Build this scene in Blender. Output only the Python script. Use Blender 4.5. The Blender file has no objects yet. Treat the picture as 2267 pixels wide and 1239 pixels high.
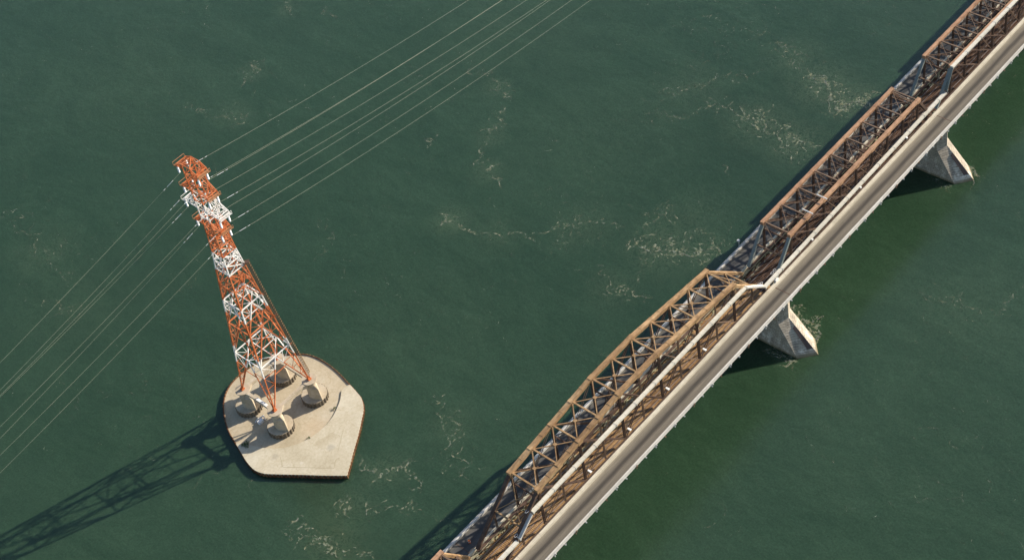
import bpy, math, random
from mathutils import Vector, Matrix
R = random.Random(7)
sc = bpy.context.scene
PI = math.pi

# ------------------------------------------------------------------ camera
cam = bpy.data.cameras.new('camera'); co = bpy.data.objects.new('camera', cam)
sc.collection.objects.link(co); sc.camera = co
co.location = (-237.4816, -179.8317, 335.7464)
co.rotation_euler = tuple(math.radians(a) for a in (43.67872, 8.23095, -49.00482))
cam.sensor_width = 36.0; cam.lens = 3600.806/2267*36; cam.clip_start = 1; cam.clip_end = 12000

# ------------------------------------------------------------------ world, sun, exposure
SUN_EL = math.radians(26.7); SUN_AZ = math.radians(-20.0)      # azimuth from +X
w = bpy.data.worlds.new('World'); sc.world = w; w.use_nodes = True
nt = w.node_tree
sky = nt.nodes.new('ShaderNodeTexSky'); sky.sky_type = 'NISHITA'; sky.sun_disc = False
sky.sun_elevation = SUN_EL; sky.sun_rotation = math.radians(90) - SUN_AZ
nt.links.new(sky.outputs[0], nt.nodes['Background'].inputs[0])
nt.nodes['Background'].inputs[1].default_value = 0.10
sl = bpy.data.lights.new('sun', 'SUN'); sl.energy = 5.0; sl.angle = math.radians(0.5); sl.color = (1.0, 0.90, 0.76)
so = bpy.data.objects.new('sun', sl); sc.collection.objects.link(so)
sd = Vector((math.cos(SUN_EL)*math.cos(SUN_AZ), math.cos(SUN_EL)*math.sin(SUN_AZ), math.sin(SUN_EL)))
so.rotation_euler = sd.to_track_quat('Z', 'Y').to_euler(); so.location = sd*400
sc.view_settings.view_transform = 'Standard'; sc.view_settings.look = 'None'
sc.view_settings.exposure = 0.72; sc.view_settings.gamma = 1.0

# ------------------------------------------------------------------ materials
def new_mat(name):
    m = bpy.data.materials.new(name); m.use_nodes = True
    return m, m.node_tree.nodes, m.node_tree.links, m.node_tree.nodes['Principled BSDF']
def c4(c): return (c[0], c[1], c[2], 1.0)
def noise(N, L, vec, scale, detail=6, rough=.6, dist=0.0):
    n = N.new('ShaderNodeTexNoise'); n.inputs['Scale'].default_value = scale
    n.inputs['Detail'].default_value = detail; n.inputs['Roughness'].default_value = rough
    n.inputs['Distortion'].default_value = dist
    L.new(vec, n.inputs['Vector']); return n
def ramp(N, L, fac, stops):
    r = N.new('ShaderNodeValToRGB'); L.new(fac, r.inputs[0])
    e = r.color_ramp.elements
    while len(e) < len(stops): e.new(0.5)
    for k, (p, c) in enumerate(stops): e[k].position = p; e[k].color = c4(c)
    return r
def mixc(N, L, fac, a, b, mode='MIX'):
    m = N.new('ShaderNodeMix'); m.data_type = 'RGBA'; m.blend_type = mode
    if isinstance(fac, (int, float)): m.inputs[0].default_value = fac
    else: L.new(fac, m.inputs[0])
    for s, v in ((6, a), (7, b)):
        if isinstance(v, tuple): m.inputs[s].default_value = c4(v)
        else: L.new(v, m.inputs[s])
    return m.outputs[2]
def objvec(N, L, scale=(1, 1, 1)):
    g = N.new('ShaderNodeNewGeometry')          # world position
    mp = N.new('ShaderNodeMapping'); mp.inputs['Scale'].default_value = scale
    L.new(g.outputs['Position'], mp.inputs[0]); return mp.outputs[0]
def mottled(name, cols, scale=.6, rough=.75, stretch=(1, 1, 1), fine=None, bump=0.0, metal=0.0, spec=.3):
    m, N, L, P = new_mat(name); v = objvec(N, L, stretch)
    n = noise(N, L, v, scale, 8, .65)
    st = [(0.30 + 0.40*i/(len(cols)-1), c) for i, c in enumerate(cols)]
    col = ramp(N, L, n.outputs[0], st).outputs[0]
    if fine:
        n2 = noise(N, L, v, fine[0], 4, .7)
        r2 = ramp(N, L, n2.outputs[0], [(.35, (1-fine[1],)*3), (.65, (1+fine[1]*.5,)*3)])
        col = mixc(N, L, 1.0, col, r2.outputs[0], 'MULTIPLY')
    L.new(col, P.inputs['Base Color']); P.inputs['Roughness'].default_value = rough
    P.inputs['Metallic'].default_value = metal; P.inputs['Specular IOR Level'].default_value = spec
    if bump:
        b = N.new('ShaderNodeBump'); b.inputs['Strength'].default_value = bump; b.inputs['Distance'].default_value = .1
        nb = noise(N, L, v, (fine[0] if fine else scale*5), 5, .6); L.new(nb.outputs[0], b.inputs['Height'])
        L.new(b.outputs[0], P.inputs['Normal'])
    return m
M = {}
M['orange'] = mottled('orange_paint', [(.40, .10, .032), (.58, .165, .055), (.66, .28, .14)], .5, .55, fine=(3, .25))
M['white'] = mottled('white_paint', [(.62, .58, .52), (.80, .78, .74), (.84, .83, .80)], .5, .5, fine=(3, .12))
M['brown'] = mottled('span_brown_paint', [(.28, .155, .088), (.38, .22, .128), (.44, .27, .165)], .35, .6, stretch=(.35, 1, 1), fine=(1.3, .32))
M['rust'] = mottled('weathered_rust_brown', [(.22, .128, .060), (.335, .210, .105), (.43, .30, .165)], .3, .7, stretch=(.35, 1, 1), fine=(1.3, .36))
M['dark'] = mottled('dark_steel', [(.05, .032, .026), (.09, .055, .04), (.14, .085, .055)], .8, .7, fine=(4, .3))
M['brace'] = mottled('brace_brown', [(.10, .066, .046), (.16, .104, .07), (.24, .16, .105)], .9, .7, fine=(4, .25))
M['greypost'] = mottled('grey_green_tone', [(.155, .18, .172), (.20, .228, .215)], .8, .6, fine=(5, .1))  # grey-green tone of the near end posts and the steep duct piece
M['duct'] = mottled('duct_white', [(.50, .475, .40), (.66, .63, .54)], .5, .6, stretch=(.3, 1, 1), fine=(3, .08))
M['ductjoint'] = mottled('duct_joint', [(.40, .37, .32), (.48, .45, .40)], 1, .7)
M['ins'] = mottled('insulator_glass', [(.74, .76, .76), (.84, .86, .86)], 2, .25, spec=.6)
M['wire'] = mottled('aluminium_wire', [(.30, .31, .22), (.40, .40, .29)], .2, .5)
M['rail'] = mottled('rail_steel', [(.20, .17, .16), (.32, .29, .28)], .5, .4, metal=.4)
M['ladder'] = mottled('weathered_ladder', [(.16, .09, .045), (.40, .28, .12)], 1.5, .7)
M['grating'] = mottled('platform_grating', [(.34, .15, .07), (.46, .25, .12)], 1.5, .7)
M['rustpile'] = mottled('rusty_sheet_pile', [(.06, .022, .010), (.13, .052, .022), (.30, .20, .09)], 1.3, .85, stretch=(1, 1, .4), fine=(5, .3))
M['ringpile'] = mottled('weathered_pile_ring', [(.07, .055, .04), (.14, .115, .085), (.24, .20, .14)], 1.3, .85, stretch=(1, 1, .4), fine=(5, .3))
M['shrub'] = mottled('shrub_leaves', [(.03, .06, .015), (.06, .11, .03)], 3, .9)
M['plastic'] = mottled('white_plate', [(.6, .62, .64), (.75, .76, .78)], 2, .5)
M['lamp'] = mottled('lamp_white', [(.75, .74, .70), (.85, .84, .80)], 1, .4)
M['timber_dark'] = mottled('dark_timber_deck', [(.055, .033, .025), (.10, .058, .038), (.17, .095, .055), (.07, .045, .035)], .30, .85, stretch=(.35, .8, 1), fine=(2.6, .35))
M['weeds'] = mottled('mossy_walkway', [(.12, .10, .06), (.40, .37, .22), (.28, .25, .16), (.60, .55, .39)], .55, .9, stretch=(.5, 1.2, 1), fine=(3, .4))
M['foam'] = mottled('foam', [(.40, .38, .18), (.54, .55, .38), (.42, .50, .44)], .9, .7)
def foam_alpha(nm, lo, hi, sc_):
    N, L = M[nm].node_tree.nodes, M['foam'].node_tree.links
    n = noise(N, L, objvec(N, L), sc_, 5, .7, .5)
    mr = N.new('ShaderNodeMapRange'); L.new(n.outputs[0], mr.inputs[0]); mr.inputs[1].default_value = .34; mr.inputs[2].default_value = .68
    mr.inputs[3].default_value = lo; mr.inputs[4].default_value = hi
    L.new(mr.outputs[0], N['Principled BSDF'].inputs['Alpha'])
foam_alpha('foam', .05, .55, .55)

# concrete
def concrete(name, cols, scale=.12, blots=()):
    m, N, L, P = new_mat(name); v = objvec(N, L)
    n = noise(N, L, v, scale, 10, .6, .4)
    col = ramp(N, L, n.outputs[0], [(.32, cols[0]), (.5, cols[1]), (.68, cols[2])]).outputs[0]
    n2 = noise(N, L, v, 1.4, 8, .75)
    col = mixc(N, L, 1.0, col, ramp(N, L, n2.outputs[0], [(.3, (.82, .80, .76)), (.62, (1.03, 1.03, 1.03))]).outputs[0], 'MULTIPLY')
    vo = N.new('ShaderNodeTexVoronoi'); vo.feature = 'DISTANCE_TO_EDGE'; vo.inputs['Scale'].default_value = .16
    wv = N.new('ShaderNodeVectorMath'); wv.operation = 'MULTIPLY_ADD'; L.new(noise(N, L, v, .5, 6, .6).outputs['Color'], wv.inputs[0]); wv.inputs[1].default_value = (3, 3, 0); L.new(v, wv.inputs[2])
    L.new(wv.outputs[0], vo.inputs['Vector'])
    col = mixc(N, L, 1.0, col, ramp(N, L, vo.outputs['Distance'], [(.003, (.88, .86, .82)), (.014, (1, 1, 1))]).outputs[0], 'MULTIPLY')
    g = N.new('ShaderNodeNewGeometry')
    for (x, y, r, k, c) in blots:                # stains with a shape of their own
        vd = N.new('ShaderNodeVectorMath'); vd.operation = 'DISTANCE'
        nn = noise(N, L, v, .9, 4, .6)
        add = N.new('ShaderNodeVectorMath'); add.operation = 'MULTIPLY_ADD'
        L.new(nn.outputs['Color'], add.inputs[0]); add.inputs[1].default_value = (1.6, 1.6, 0)
        L.new(g.outputs['Position'], add.inputs[2])
        fl = N.new('ShaderNodeVectorMath'); fl.operation = 'MULTIPLY'; fl.inputs[1].default_value = (1, 1, 0)
        L.new(add.outputs[0], fl.inputs[0]); L.new(fl.outputs[0], vd.inputs[0])
        vd.inputs[1].default_value = (x+.8, y+.8, 0)
        mr = N.new('ShaderNodeMapRange'); L.new(vd.outputs['Value'], mr.inputs[0])
        mr.inputs[1].default_value = r*.55; mr.inputs[2].default_value = r*1.25
        mr.inputs[3].default_value = k; mr.inputs[4].default_value = 0
        col = mixc(N, L, mr.outputs[0], col, c)
    L.new(col, P.inputs['Base Color']); P.inputs['Roughness'].default_value = .85; P.inputs['Specular IOR Level'].default_value = .2
    b = N.new('ShaderNodeBump'); b.inputs['Strength'].default_value = .25; b.inputs['Distance'].default_value = .05
    L.new(n2.outputs[0], b.inputs['Height']); L.new(b.outputs[0], P.inputs['Normal'])
    return m
M['slab'] = concrete('deck_concrete', [(.44, .39, .285), (.50, .45, .34), (.56, .52, .415)], .10,
    [(-110.4, 79.6, 1.0, .5, (.30, .27, .21)), (-99.3, 69.1, 1.1, .5, (.30, .28, .23)), (-107.6, 72.0, .35, .35, (.62, .60, .54)),
     (-87.3, 106.0, .7, .5, (.28, .20, .13)), (-94.2, 76.3, .9, .4, (.22, .20, .10))])
M['slab_old'] = concrete('old_deck_concrete', [(.395, .335, .23), (.455, .39, .28), (.51, .455, .35)], .10,
    [(-90.0, 78.6, .8, .6, (.20, .19, .13)), (-97.0, 77.6, 3.6, .25, (.48, .35, .22)), (-101.3, 76.3, .5, .6, (.16, .18, .07)),
     (-84.0, 97.5, .7, .45, (.30, .20, .13))])
M['pedestal'] = concrete('pedestal_concrete', [(.37, .315, .225), (.44, .375, .28), (.50, .44, .34)], .3)
M['marks'] = mottled('rust_marks', [(.30, .26, .17), (.36, .31, .20)], 2, .9)

# pier masonry
def masonry():
    m, N, L, P = new_mat('pier_masonry'); v = objvec(N, L)
    sep = N.new('ShaderNodeSeparateXYZ'); L.new(v, sep.inputs[0])
    ad = N.new('ShaderNodeMath'); L.new(sep.outputs[0], ad.inputs[0]); L.new(sep.outputs[1], ad.inputs[1])
    cb = N.new('ShaderNodeCombineXYZ'); L.new(ad.outputs[0], cb.inputs[0]); L.new(sep.outputs[2], cb.inputs[1])
    br = N.new('ShaderNodeTexBrick'); br.inputs['Scale'].default_value = 1.0
    br.inputs['Brick Width'].default_value = 1.3; br.inputs['Row Height'].default_value = .55; br.inputs['Mortar Size'].default_value = .035
    br.inputs['Color1'].default_value = c4((.50, .45, .37)); br.inputs['Color2'].default_value = c4((.38, .345, .29))
    br.inputs['Mortar'].default_value = c4((.17, .15, .13)); L.new(cb.outputs[0], br.inputs['Vector'])
    n = noise(N, L, v, .28, 8, .7)
    st = ramp(N, L, n.outputs[0], [(.45, (.9, .9, .9)), (.53, (1.0, 1.0, 1.0)), (.57, (1.7, 1.8, 1.9))])
    zr = N.new('ShaderNodeMapRange'); L.new(sep.outputs[2], zr.inputs[0])
    zr.inputs[1].default_value = 9; zr.inputs[2].default_value = 1.5; zr.inputs[3].default_value = 0; zr.inputs[4].default_value = .8
    c1 = mixc(N, L, 1.0, br.outputs[0], st.outputs[0], 'MULTIPLY')
    c2 = mixc(N, L, zr.outputs[0], br.outputs[0], c1)
    n3 = noise(N, L, objvec(N, L, (1, 1, .25)), .7, 8, .7)
    c3 = mixc(N, L, 1.0, c2, ramp(N, L, n3.outputs[0], [(.3, (.62, .60, .58)), (.6, (1.05, 1.03, 1.0))]).outputs[0], 'MULTIPLY')
    wl = N.new('ShaderNodeMapRange'); L.new(sep.outputs[2], wl.inputs[0]); wl.inputs[1].default_value = .25; wl.inputs[2].default_value = 1.1
    wl.inputs[3].default_value = .8; wl.inputs[4].default_value = 0
    c3 = mixc(N, L, wl.outputs[0], c3, (.13, .11, .05))
    L.new(c3, P.inputs['Base Color']); P.inputs['Roughness'].default_value = .9; P.inputs['Specular IOR Level'].default_value = .2
    b = N.new('ShaderNodeBump'); b.inputs['Strength'].default_value = .5; b.inputs['Distance'].default_value = .08
    L.new(br.outputs['Fac'], b.inputs['Height']); b.invert = True; L.new(b.outputs[0], P.inputs['Normal'])
    return m
M['masonry'] = masonry()
M['noseplate'] = mottled('nose_plate_dark', [(.05, .04, .04), (.09, .07, .065)], .6, .8)

# asphalt with lengthwise wear
def asphalt(name, yc, half, base, dark, light):
    m, N, L, P = new_mat(name); g = N.new('ShaderNodeNewGeometry')
    sep = N.new('ShaderNodeSeparateXYZ'); L.new(g.outputs['Position'], sep.inputs[0])
    wob = noise(N, L, objvec(N, L, (.05, .2, 1)), 1.0, 3, .5)
    y1 = N.new('ShaderNodeMath'); y1.operation = 'MULTIPLY_ADD'
    L.new(wob.outputs[0], y1.inputs[0]); y1.inputs[1].default_value = .7; L.new(sep.outputs[1], y1.inputs[2])
    mr = N.new('ShaderNodeMapRange'); L.new(y1.outputs[0], mr.inputs[0])
    mr.inputs[1].default_value = yc-half+.35; mr.inputs[2].default_value = yc+half+.35
    r = ramp(N, L, mr.outputs[0], [(0.0, light), (.13, base), (.36, tuple(a*1.12 for a in base)), (.50, dark), (.60, dark), (.72, base), (.93, tuple(.5*(a+b) for a, b in zip(base, light))), (1.0, light)])
    n = noise(N, L, objvec(N, L, (.12, 1.6, 1)), 1.6, 6, .65)
    col = mixc(N, L, 1.0, r.outputs[0], ramp(N, L, n.outputs[0], [(.3, (.80,)*3), (.68, (1.16,)*3)]).outputs[0], 'MULTIPLY')
    n2 = noise(N, L, objvec(N, L), 3.5, 5, .7)
    col = mixc(N, L, 1.0, col, ramp(N, L, n2.outputs[0], [(.3, (.88,)*3), (.7, (1.08,)*3)]).outputs[0], 'MULTIPLY')
    L.new(col, P.inputs['Base Color']); P.inputs['Roughness'].default_value = .8; P.inputs['Specular IOR Level'].default_value = .3
    return m
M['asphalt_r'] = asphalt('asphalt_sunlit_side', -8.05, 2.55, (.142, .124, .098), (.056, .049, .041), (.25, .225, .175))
M['asphalt_l'] = asphalt('asphalt_painted_shade', 7.7, 2.7, (.075, .073, .070), (.05, .05, .05), (.15, .14, .115))  # left road: shade of the trusses put into darker asphalt colours
M['kerb'] = mottled('kerb_concrete', [(.42, .38, .29), (.54, .49, .385), (.61, .565, .46)], .35, .85, stretch=(.3, 1, 1), fine=(2.5, .14))
M['parapet'] = mottled('parapet_white', [(.50, .47, .42), (.64, .62, .57)], .35, .8, stretch=(.3, 1, 1), fine=(2.5, .14))
M['galv'] = mottled('galvanised_rail', [(.45, .46, .46), (.6, .6, .6)], .6, .5, metal=.2)
M['timber'] = mottled('timber_deck', [(.20, .108, .045), (.33, .195, .085), (.41, .255, .12), (.27, .165, .08)], .30, .85, stretch=(.35, .8, 1), fine=(2.6, .3))

# water
WAKES = [(67.4, 48.0, 19.2, 0.45), (66.3, 34.1, 16.0, 0.6), (92.4, 41.7, 17.6, 0.65), (91.1, 29.4, 14.4, 0.8), (99.1, 56.3, 16.0, 0.35), (70.3, 76.0, 20.8, 0.3), (10.5, 39.6, 20.8, 0.5), (14.0, 29.3, 12.8, 0.55), (24.4, 40.2, 17.6, 0.3), (-11.4, 42.2, 12.8, 0.35), (-16.6, 100.8, 10.4, 0.5), (-13.4, 85.3, 12.8, 0.25), (4.2, 64.8, 16.0, 0.3), (38.4, 130.9, 8.8, 0.4), (19.3, 116.0, 9.6, 0.3), (5.9, 106.0, 9.6, 0.35), (-0.3, 208.8, 8.8, 0.35), (-20.0, 198.7, 12.8, 0.3), (-97.3, 200.9, 17.6, 0.3), (-95.8, 52.7, 10.4, 0.5), (-107.9, 51.0, 10.4, 0.4), (-120.3, 46.9, 14.4, 0.45), (-74.3, 48.0, 12.0, 0.3), (31.2, 223.8, 8.0, 0.3), (65.8, 144.7, 56.0, 0.16), (-107.8, 175.6, 36.0, 0.16), (-60.1, 78.5, 48.0, 0.13), (31.8, -38.6, 32.0, 0.16), (39.0, 84.1, 48.0, 0.15), (-25.9, 242.0, 56.0, 0.13), (-18.1, -49.1, 56.0, 0.08)]
def water():
    m, N, L, P = new_mat('river_water'); v = objvec(N, L)
    n = noise(N, L, v, .006, 4, .5, .6)
    col = ramp(N, L, n.outputs[0], [(.3, (.0205, .0480, .0240)), (.5, (.0250, .0560, .0290)), (.7, (.0295, .0620, .0340))]).outputs[0]
    n2 = noise(N, L, objvec(N, L, (1.3, .55, 1)), .045, 9, .72, 1.6)
    col = mixc(N, L, 1.0, col, ramp(N, L, n2.outputs[0], [(.3, (.80, .86, .84)), (.52, (1.0, 1.0, 1.0)), (.7, (1.20, 1.14, 1.18))]).outputs[0], 'MULTIPLY')
    n5 = noise(N, L, objvec(N, L, (1.4, .7, 1)), .30, 7, .7, 2.2)
    col = mixc(N, L, 1.0, col, ramp(N, L, n5.outputs[0], [(.32, (.88, .91, .90)), (.68, (1.13, 1.10, 1.11))]).outputs[0], 'MULTIPLY')
    # fine speckle of ripples carried by the current
    n4 = noise(N, L, v, 1.9, 5, .75, .3)
    col = mixc(N, L, 1.0, col, ramp(N, L, n4.outputs[0], [(.30, (.74, .78, .78)), (.70, (1.26, 1.23, 1.22))]).outputs[0], 'MULTIPLY')
    # aerated water in the wakes of the piers and along the eddies: soft swirled streaks
    g = N.new('ShaderNodeNewGeometry'); tot = None
    for (x, y, r, k) in WAKES:
        vd = N.new('ShaderNodeVectorMath'); vd.operation = 'DISTANCE'; L.new(g.outputs['Position'], vd.inputs[0]); vd.inputs[1].default_value = (x, y, 0)
        mr = N.new('ShaderNodeMapRange'); mr.interpolation_type = 'SMOOTHSTEP'; L.new(vd.outputs['Value'], mr.inputs[0])
        mr.inputs[1].default_value = 0; mr.inputs[2].default_value = r; mr.inputs[3].default_value = k; mr.inputs[4].default_value = 0
        if tot is None: tot = mr.outputs[0]
        else:
            a_ = N.new('ShaderNodeMath'); a_.operation = 'MAXIMUM'; L.new(tot, a_.inputs[0]); L.new(mr.outputs[0], a_.inputs[1]); tot = a_.outputs[0]
    sw = noise(N, L, v, .32, 8, .72, 2.8)
    rd = ramp(N, L, sw.outputs[0], [(.40, (0, 0, 0)), (.485, (.35,)*3), (.50, (1, 1, 1)), (.515, (.35,)*3), (.60, (0, 0, 0))])
    mu = N.new('ShaderNodeMath'); mu.operation = 'MULTIPLY'; L.new(tot, mu.inputs[0]); L.new(rd.outputs[0], mu.inputs[1])
    col = mixc(N, L, mu.outputs[0], col, (.12, .155, .09))
    L.new(col, P.inputs['Base Color']); P.inputs['Roughness'].default_value = .16; P.inputs['IOR'].default_value = 1.333
    P.inputs['Specular IOR Level'].default_value = .8
    P.inputs['Subsurface Weight'].default_value = .9; P.inputs['Subsurface Radius'].default_value = (.7, 1.0, .9); P.inputs['Subsurface Scale'].default_value = 4.5
    # ripples, long and short
    a = noise(N, L, v, .45, 6, .65, .8); b_ = noise(N, L, v, .09, 3, .5, 1.0)
    ad = N.new('ShaderNodeMath'); ad.operation = 'MULTIPLY_ADD'; L.new(b_.outputs[0], ad.inputs[0]); ad.inputs[1].default_value = 1.6; L.new(a.outputs[0], ad.inputs[2])
    b = N.new('ShaderNodeBump'); b.inputs['Strength'].default_value = .5; b.inputs['Distance'].default_value = .16
    L.new(ad.outputs[0], b.inputs['Height']); L.new(b.outputs[0], P.inputs['Normal'])
    return m
M['water'] = water()

# ------------------------------------------------------------------ helpers
class MB:
    """collects shapes into one mesh"""
    def __init__(s): s.v = []; s.f = []; s.mi = []
    def add(s, vs, fs, mi=0):
        o = len(s.v); s.v += [tuple(x) for x in vs]
        for f in fs: s.f.append(tuple(o+i for i in f)); s.mi.append(mi)
    def box(s, x0, x1, y0, y1, z0, z1, mi=0):
        s.add([(x0, y0, z0), (x1, y0, z0), (x1, y1, z0), (x0, y1, z0), (x0, y0, z1), (x1, y0, z1), (x1, y1, z1), (x0, y1, z1)],
              [(3, 2, 1, 0), (4, 5, 6, 7), (0, 1, 5, 4), (1, 2, 6, 5), (2, 3, 7, 6), (3, 0, 4, 7)], mi)
    def bar(s, a, b, w, h=None, mi=0, up=(0, 0, 1)):
        a = Vector(a); b = Vector(b); h = h or w; d = (b-a).normalized(); up = Vector(up)
        if abs(d.dot(up)) > .98: up = Vector((0, 1, 0))
        sx = d.cross(up).normalized()*w/2; u = sx.cross(d).normalized()*h/2
        s.add([a-sx-u, a+sx-u, a+sx+u, a-sx+u, b-sx-u, b+sx-u, b+sx+u, b-sx+u],
              [(0, 1, 2, 3), (7, 6, 5, 4), (4, 5, 1, 0), (5, 6, 2, 1), (6, 7, 3, 2), (7, 4, 0, 3)], mi)
    def tube(s, a, b, r0, r1=None, n=8, mi=0):
        a = Vector(a); b = Vector(b); r1 = r0 if r1 is None else r1; d = (b-a).normalized()
        t = Vector((0, 0, 1)) if abs(d.z) < .9 else Vector((1, 0, 0)); x = d.cross(t).normalized(); y = d.cross(x)
        vs = [a+(x*math.cos(k*2*PI/n)+y*math.sin(k*2*PI/n))*r0 for k in range(n)] + [b+(x*math.cos(k*2*PI/n)+y*math.sin(k*2*PI/n))*r1 for k in range(n)]
        s.add(vs, [(k, k+n, (k+1) % n+n, (k+1) % n) for k in range(n)] + [tuple(range(n)), tuple(range(2*n-1, n-1, -1))], mi)
    def prism(s, poly, z0, z1, mi=0, poly1=None):
        n = len(poly); poly1 = poly1 or poly
        vs = [(x, y, z0) for x, y in poly] + [(x, y, z1) for x, y in poly1]
        s.add(vs, [(k, (k+1) % n, (k+1) % n+n, k+n) for k in range(n)] + [tuple(range(n-1, -1, -1)), tuple(range(n, 2*n))], mi)
    def sweep(s, pts, wd, hd, mi=0):
        """box section along a polyline lying in an x-z plane"""
        o = []
        for p in pts:
            x, y, z = p; o += [(x, y-wd/2, z-hd/2), (x, y+wd/2, z-hd/2), (x, y+wd/2, z+hd/2), (x, y-wd/2, z+hd/2)]
        n = len(pts); fs = [(0, 3, 2, 1), (4*n-4, 4*n-3, 4*n-2, 4*n-1)]
        for k in range(n-1):
            q = 4*k
            for j in range(4): fs.append((q+j, q+(j+1) % 4, q+4+(j+1) % 4, q+4+j))
        s.add(o, fs, mi)
    def build(s, name, mats, parent=None, loc=(0, 0, 0), smooth=False, orient=True):
        me = bpy.data.meshes.new(name)
        L0 = Vector(loc); me.from_pydata([tuple(Vector(p)-L0) for p in s.v] if loc != (0, 0, 0) else s.v, [], s.f)
        for m in (mats if isinstance(mats, (list, tuple)) else [mats]): me.materials.append(m)
        me.polygons.foreach_set('material_index', s.mi)
        if smooth: me.polygons.foreach_set('use_smooth', [True]*len(me.polygons))
        me.update()
        if orient:
            import bmesh
            bm = bmesh.new(); bm.from_mesh(me); bmesh.ops.recalc_face_normals(bm, faces=bm.faces); bm.to_mesh(me); bm.free()
        o = bpy.data.objects.new(name, me); sc.collection.objects.link(o)
        o.parent = parent
        if parent: o.location = Vector(loc)
        else: o.location = loc
        return o
def tag(o, label=None, cat=None, group=None, kind=None):
    if label: o['label'] = label
    if cat: o['category'] = cat
    if group: o['group'] = group
    if kind: o['kind'] = kind
    return o
def thing(name, loc, label, cat, group=None):
    o = bpy.data.objects.new(name, None); o.empty_display_size = 1; sc.collection.objects.link(o); o.location = loc
    return tag(o, label, cat, group)
def kids(o): return [c for c in sc.collection.objects if c.parent == o]
def copy_tree(o, dloc=None, label=None, parent=None):
    c = o.copy(); sc.collection.objects.link(c); c.parent = parent
    if dloc is not None: c.location = Vector(o.location)+Vector(dloc)
    if label: c['label'] = label
    for ch in kids(o): copy_tree(ch, None, None, c)
    return c

# ------------------------------------------------------------------ water
mb = MB(); mb.add([(-2600, -2600, 0), (2600, -2600, 0), (2600, 2600, 0), (-2600, 2600, 0)], [(0, 1, 2, 3)])
tag(mb.build('water', M['water']), kind='structure')

# ------------------------------------------------------------------ bridge geometry constants
PS = 7.74; PC = 7.652; G = 2.2615; WY = 4.246; ZB = 19.50; HS = 10.92
HC = [13.95, 14.83, 15.71, 16.62, 17.57, 17.57]
XC0 = -G/2-14*PC; XM0 = G/2; XF0 = G/2+10*PS+G; XN0 = XC0-G-10*PS
ZD = 18.75                                   # top of the road surfaces
X_A, X_B = XN0-1, XF0+10*PS+G+10*PS          # the decks run this far

# piers (one built, the others copied)
pier = thing('bridge_pier', (0, 0, 0), 'grey stone pier with raked nose below the meeting of curved and flat spans', 'bridge pier', 'stone piers carrying the bridge')
mb = MB()
lv = [(-2.0, [(-4.5, 12.0), (-4.5, -14.8), (0, -19.6), (4.5, -14.8), (4.5, 12.0), (0, 15)]),
      (0.0, [(-4.3, 11.6), (-4.3, -14.7), (0, -18.5), (4.1, -14.7), (4.3, 11.6), (0, 14)]),
      (9.2, [(-3.0, 9.8), (-3.0, -7.6), (0, -9.25), (3.0, -7.6), (3.0, 9.8), (0, 11.2)]),
      (16.4, [(-2.75, 9.4), (-2.75, -7.5), (0, -9.0), (2.75, -7.5), (2.75, 9.4), (0, 10.8)])]
vs = []; fs = []
for z, P_ in lv: vs += [(x, y, z) for x, y in P_]
for k in range(3):
    for j in range(6): a = k*6+j; b = k*6+(j+1) % 6; fs.append((a, b, b+6, a+6))
fs += [tuple(range(5, -1, -1)), tuple(range(18, 24))]
mb.add(vs, fs); mb.build('shaft', M['masonry'], pier)
mb = MB(); mb.prism([(-3.05, 9.8), (-3.05, -7.7), (0, -9.4), (3.05, -7.7), (3.05, 9.8), (0, 11.2)], 16.4, 17.3); mb.build('cap', M['masonry'], pier)
mb = MB()                                     # dark worn strip beside the ridge of the nose
def lerp(a, b, t): return tuple(a[i]+(b[i]-a[i])*t for i in range(3))
r0, r1 = (0, -18.5, 0), (0, -9.25, 9.2); s0, s1 = (-4.3, -14.7, 0), (-3.0, -7.6, 9.2)
q = [lerp(r0, r1, .18), lerp(r0, r1, .80)]; q2 = [lerp(lerp(r0, s0, .30), lerp(r1, s1, .30), .18), lerp(lerp(r0, s0, .26), lerp(r1, s1, .26), .74)]
nrm = (Vector(s0)-Vector(r0)).cross(Vector(r1)-Vector(r0)).normalized()
if nrm.z < 0: nrm = -nrm
qq = [Vector(q[0]), Vector(q[1]), Vector(q2[1]), Vector(q2[0])]
mb.add([p_-nrm*.05 for p_ in qq]+[p_+nrm*.05 for p_ in qq], [(0, 1, 2, 3), (7, 6, 5, 4), (0, 4, 5, 1), (1, 5, 6, 2), (2, 6, 7, 3), (3, 7, 4, 0)])
mb.build('nose_plate', M['noseplate'], pier)
copy_tree(pier, (XF0-G/2, 0, 0), 'grey stone pier under the far upper end of the flat-topped span')
copy_tree(pier, (XC0-G/2, 0, 0), 'stone pier hidden under the near lower end of the curved span')
for x in (XF0+10*PS+G/2, XN0-G/2):
    copy_tree(pier, (x, 0, 0), 'stone bridge pier beyond the picture edge')

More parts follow.
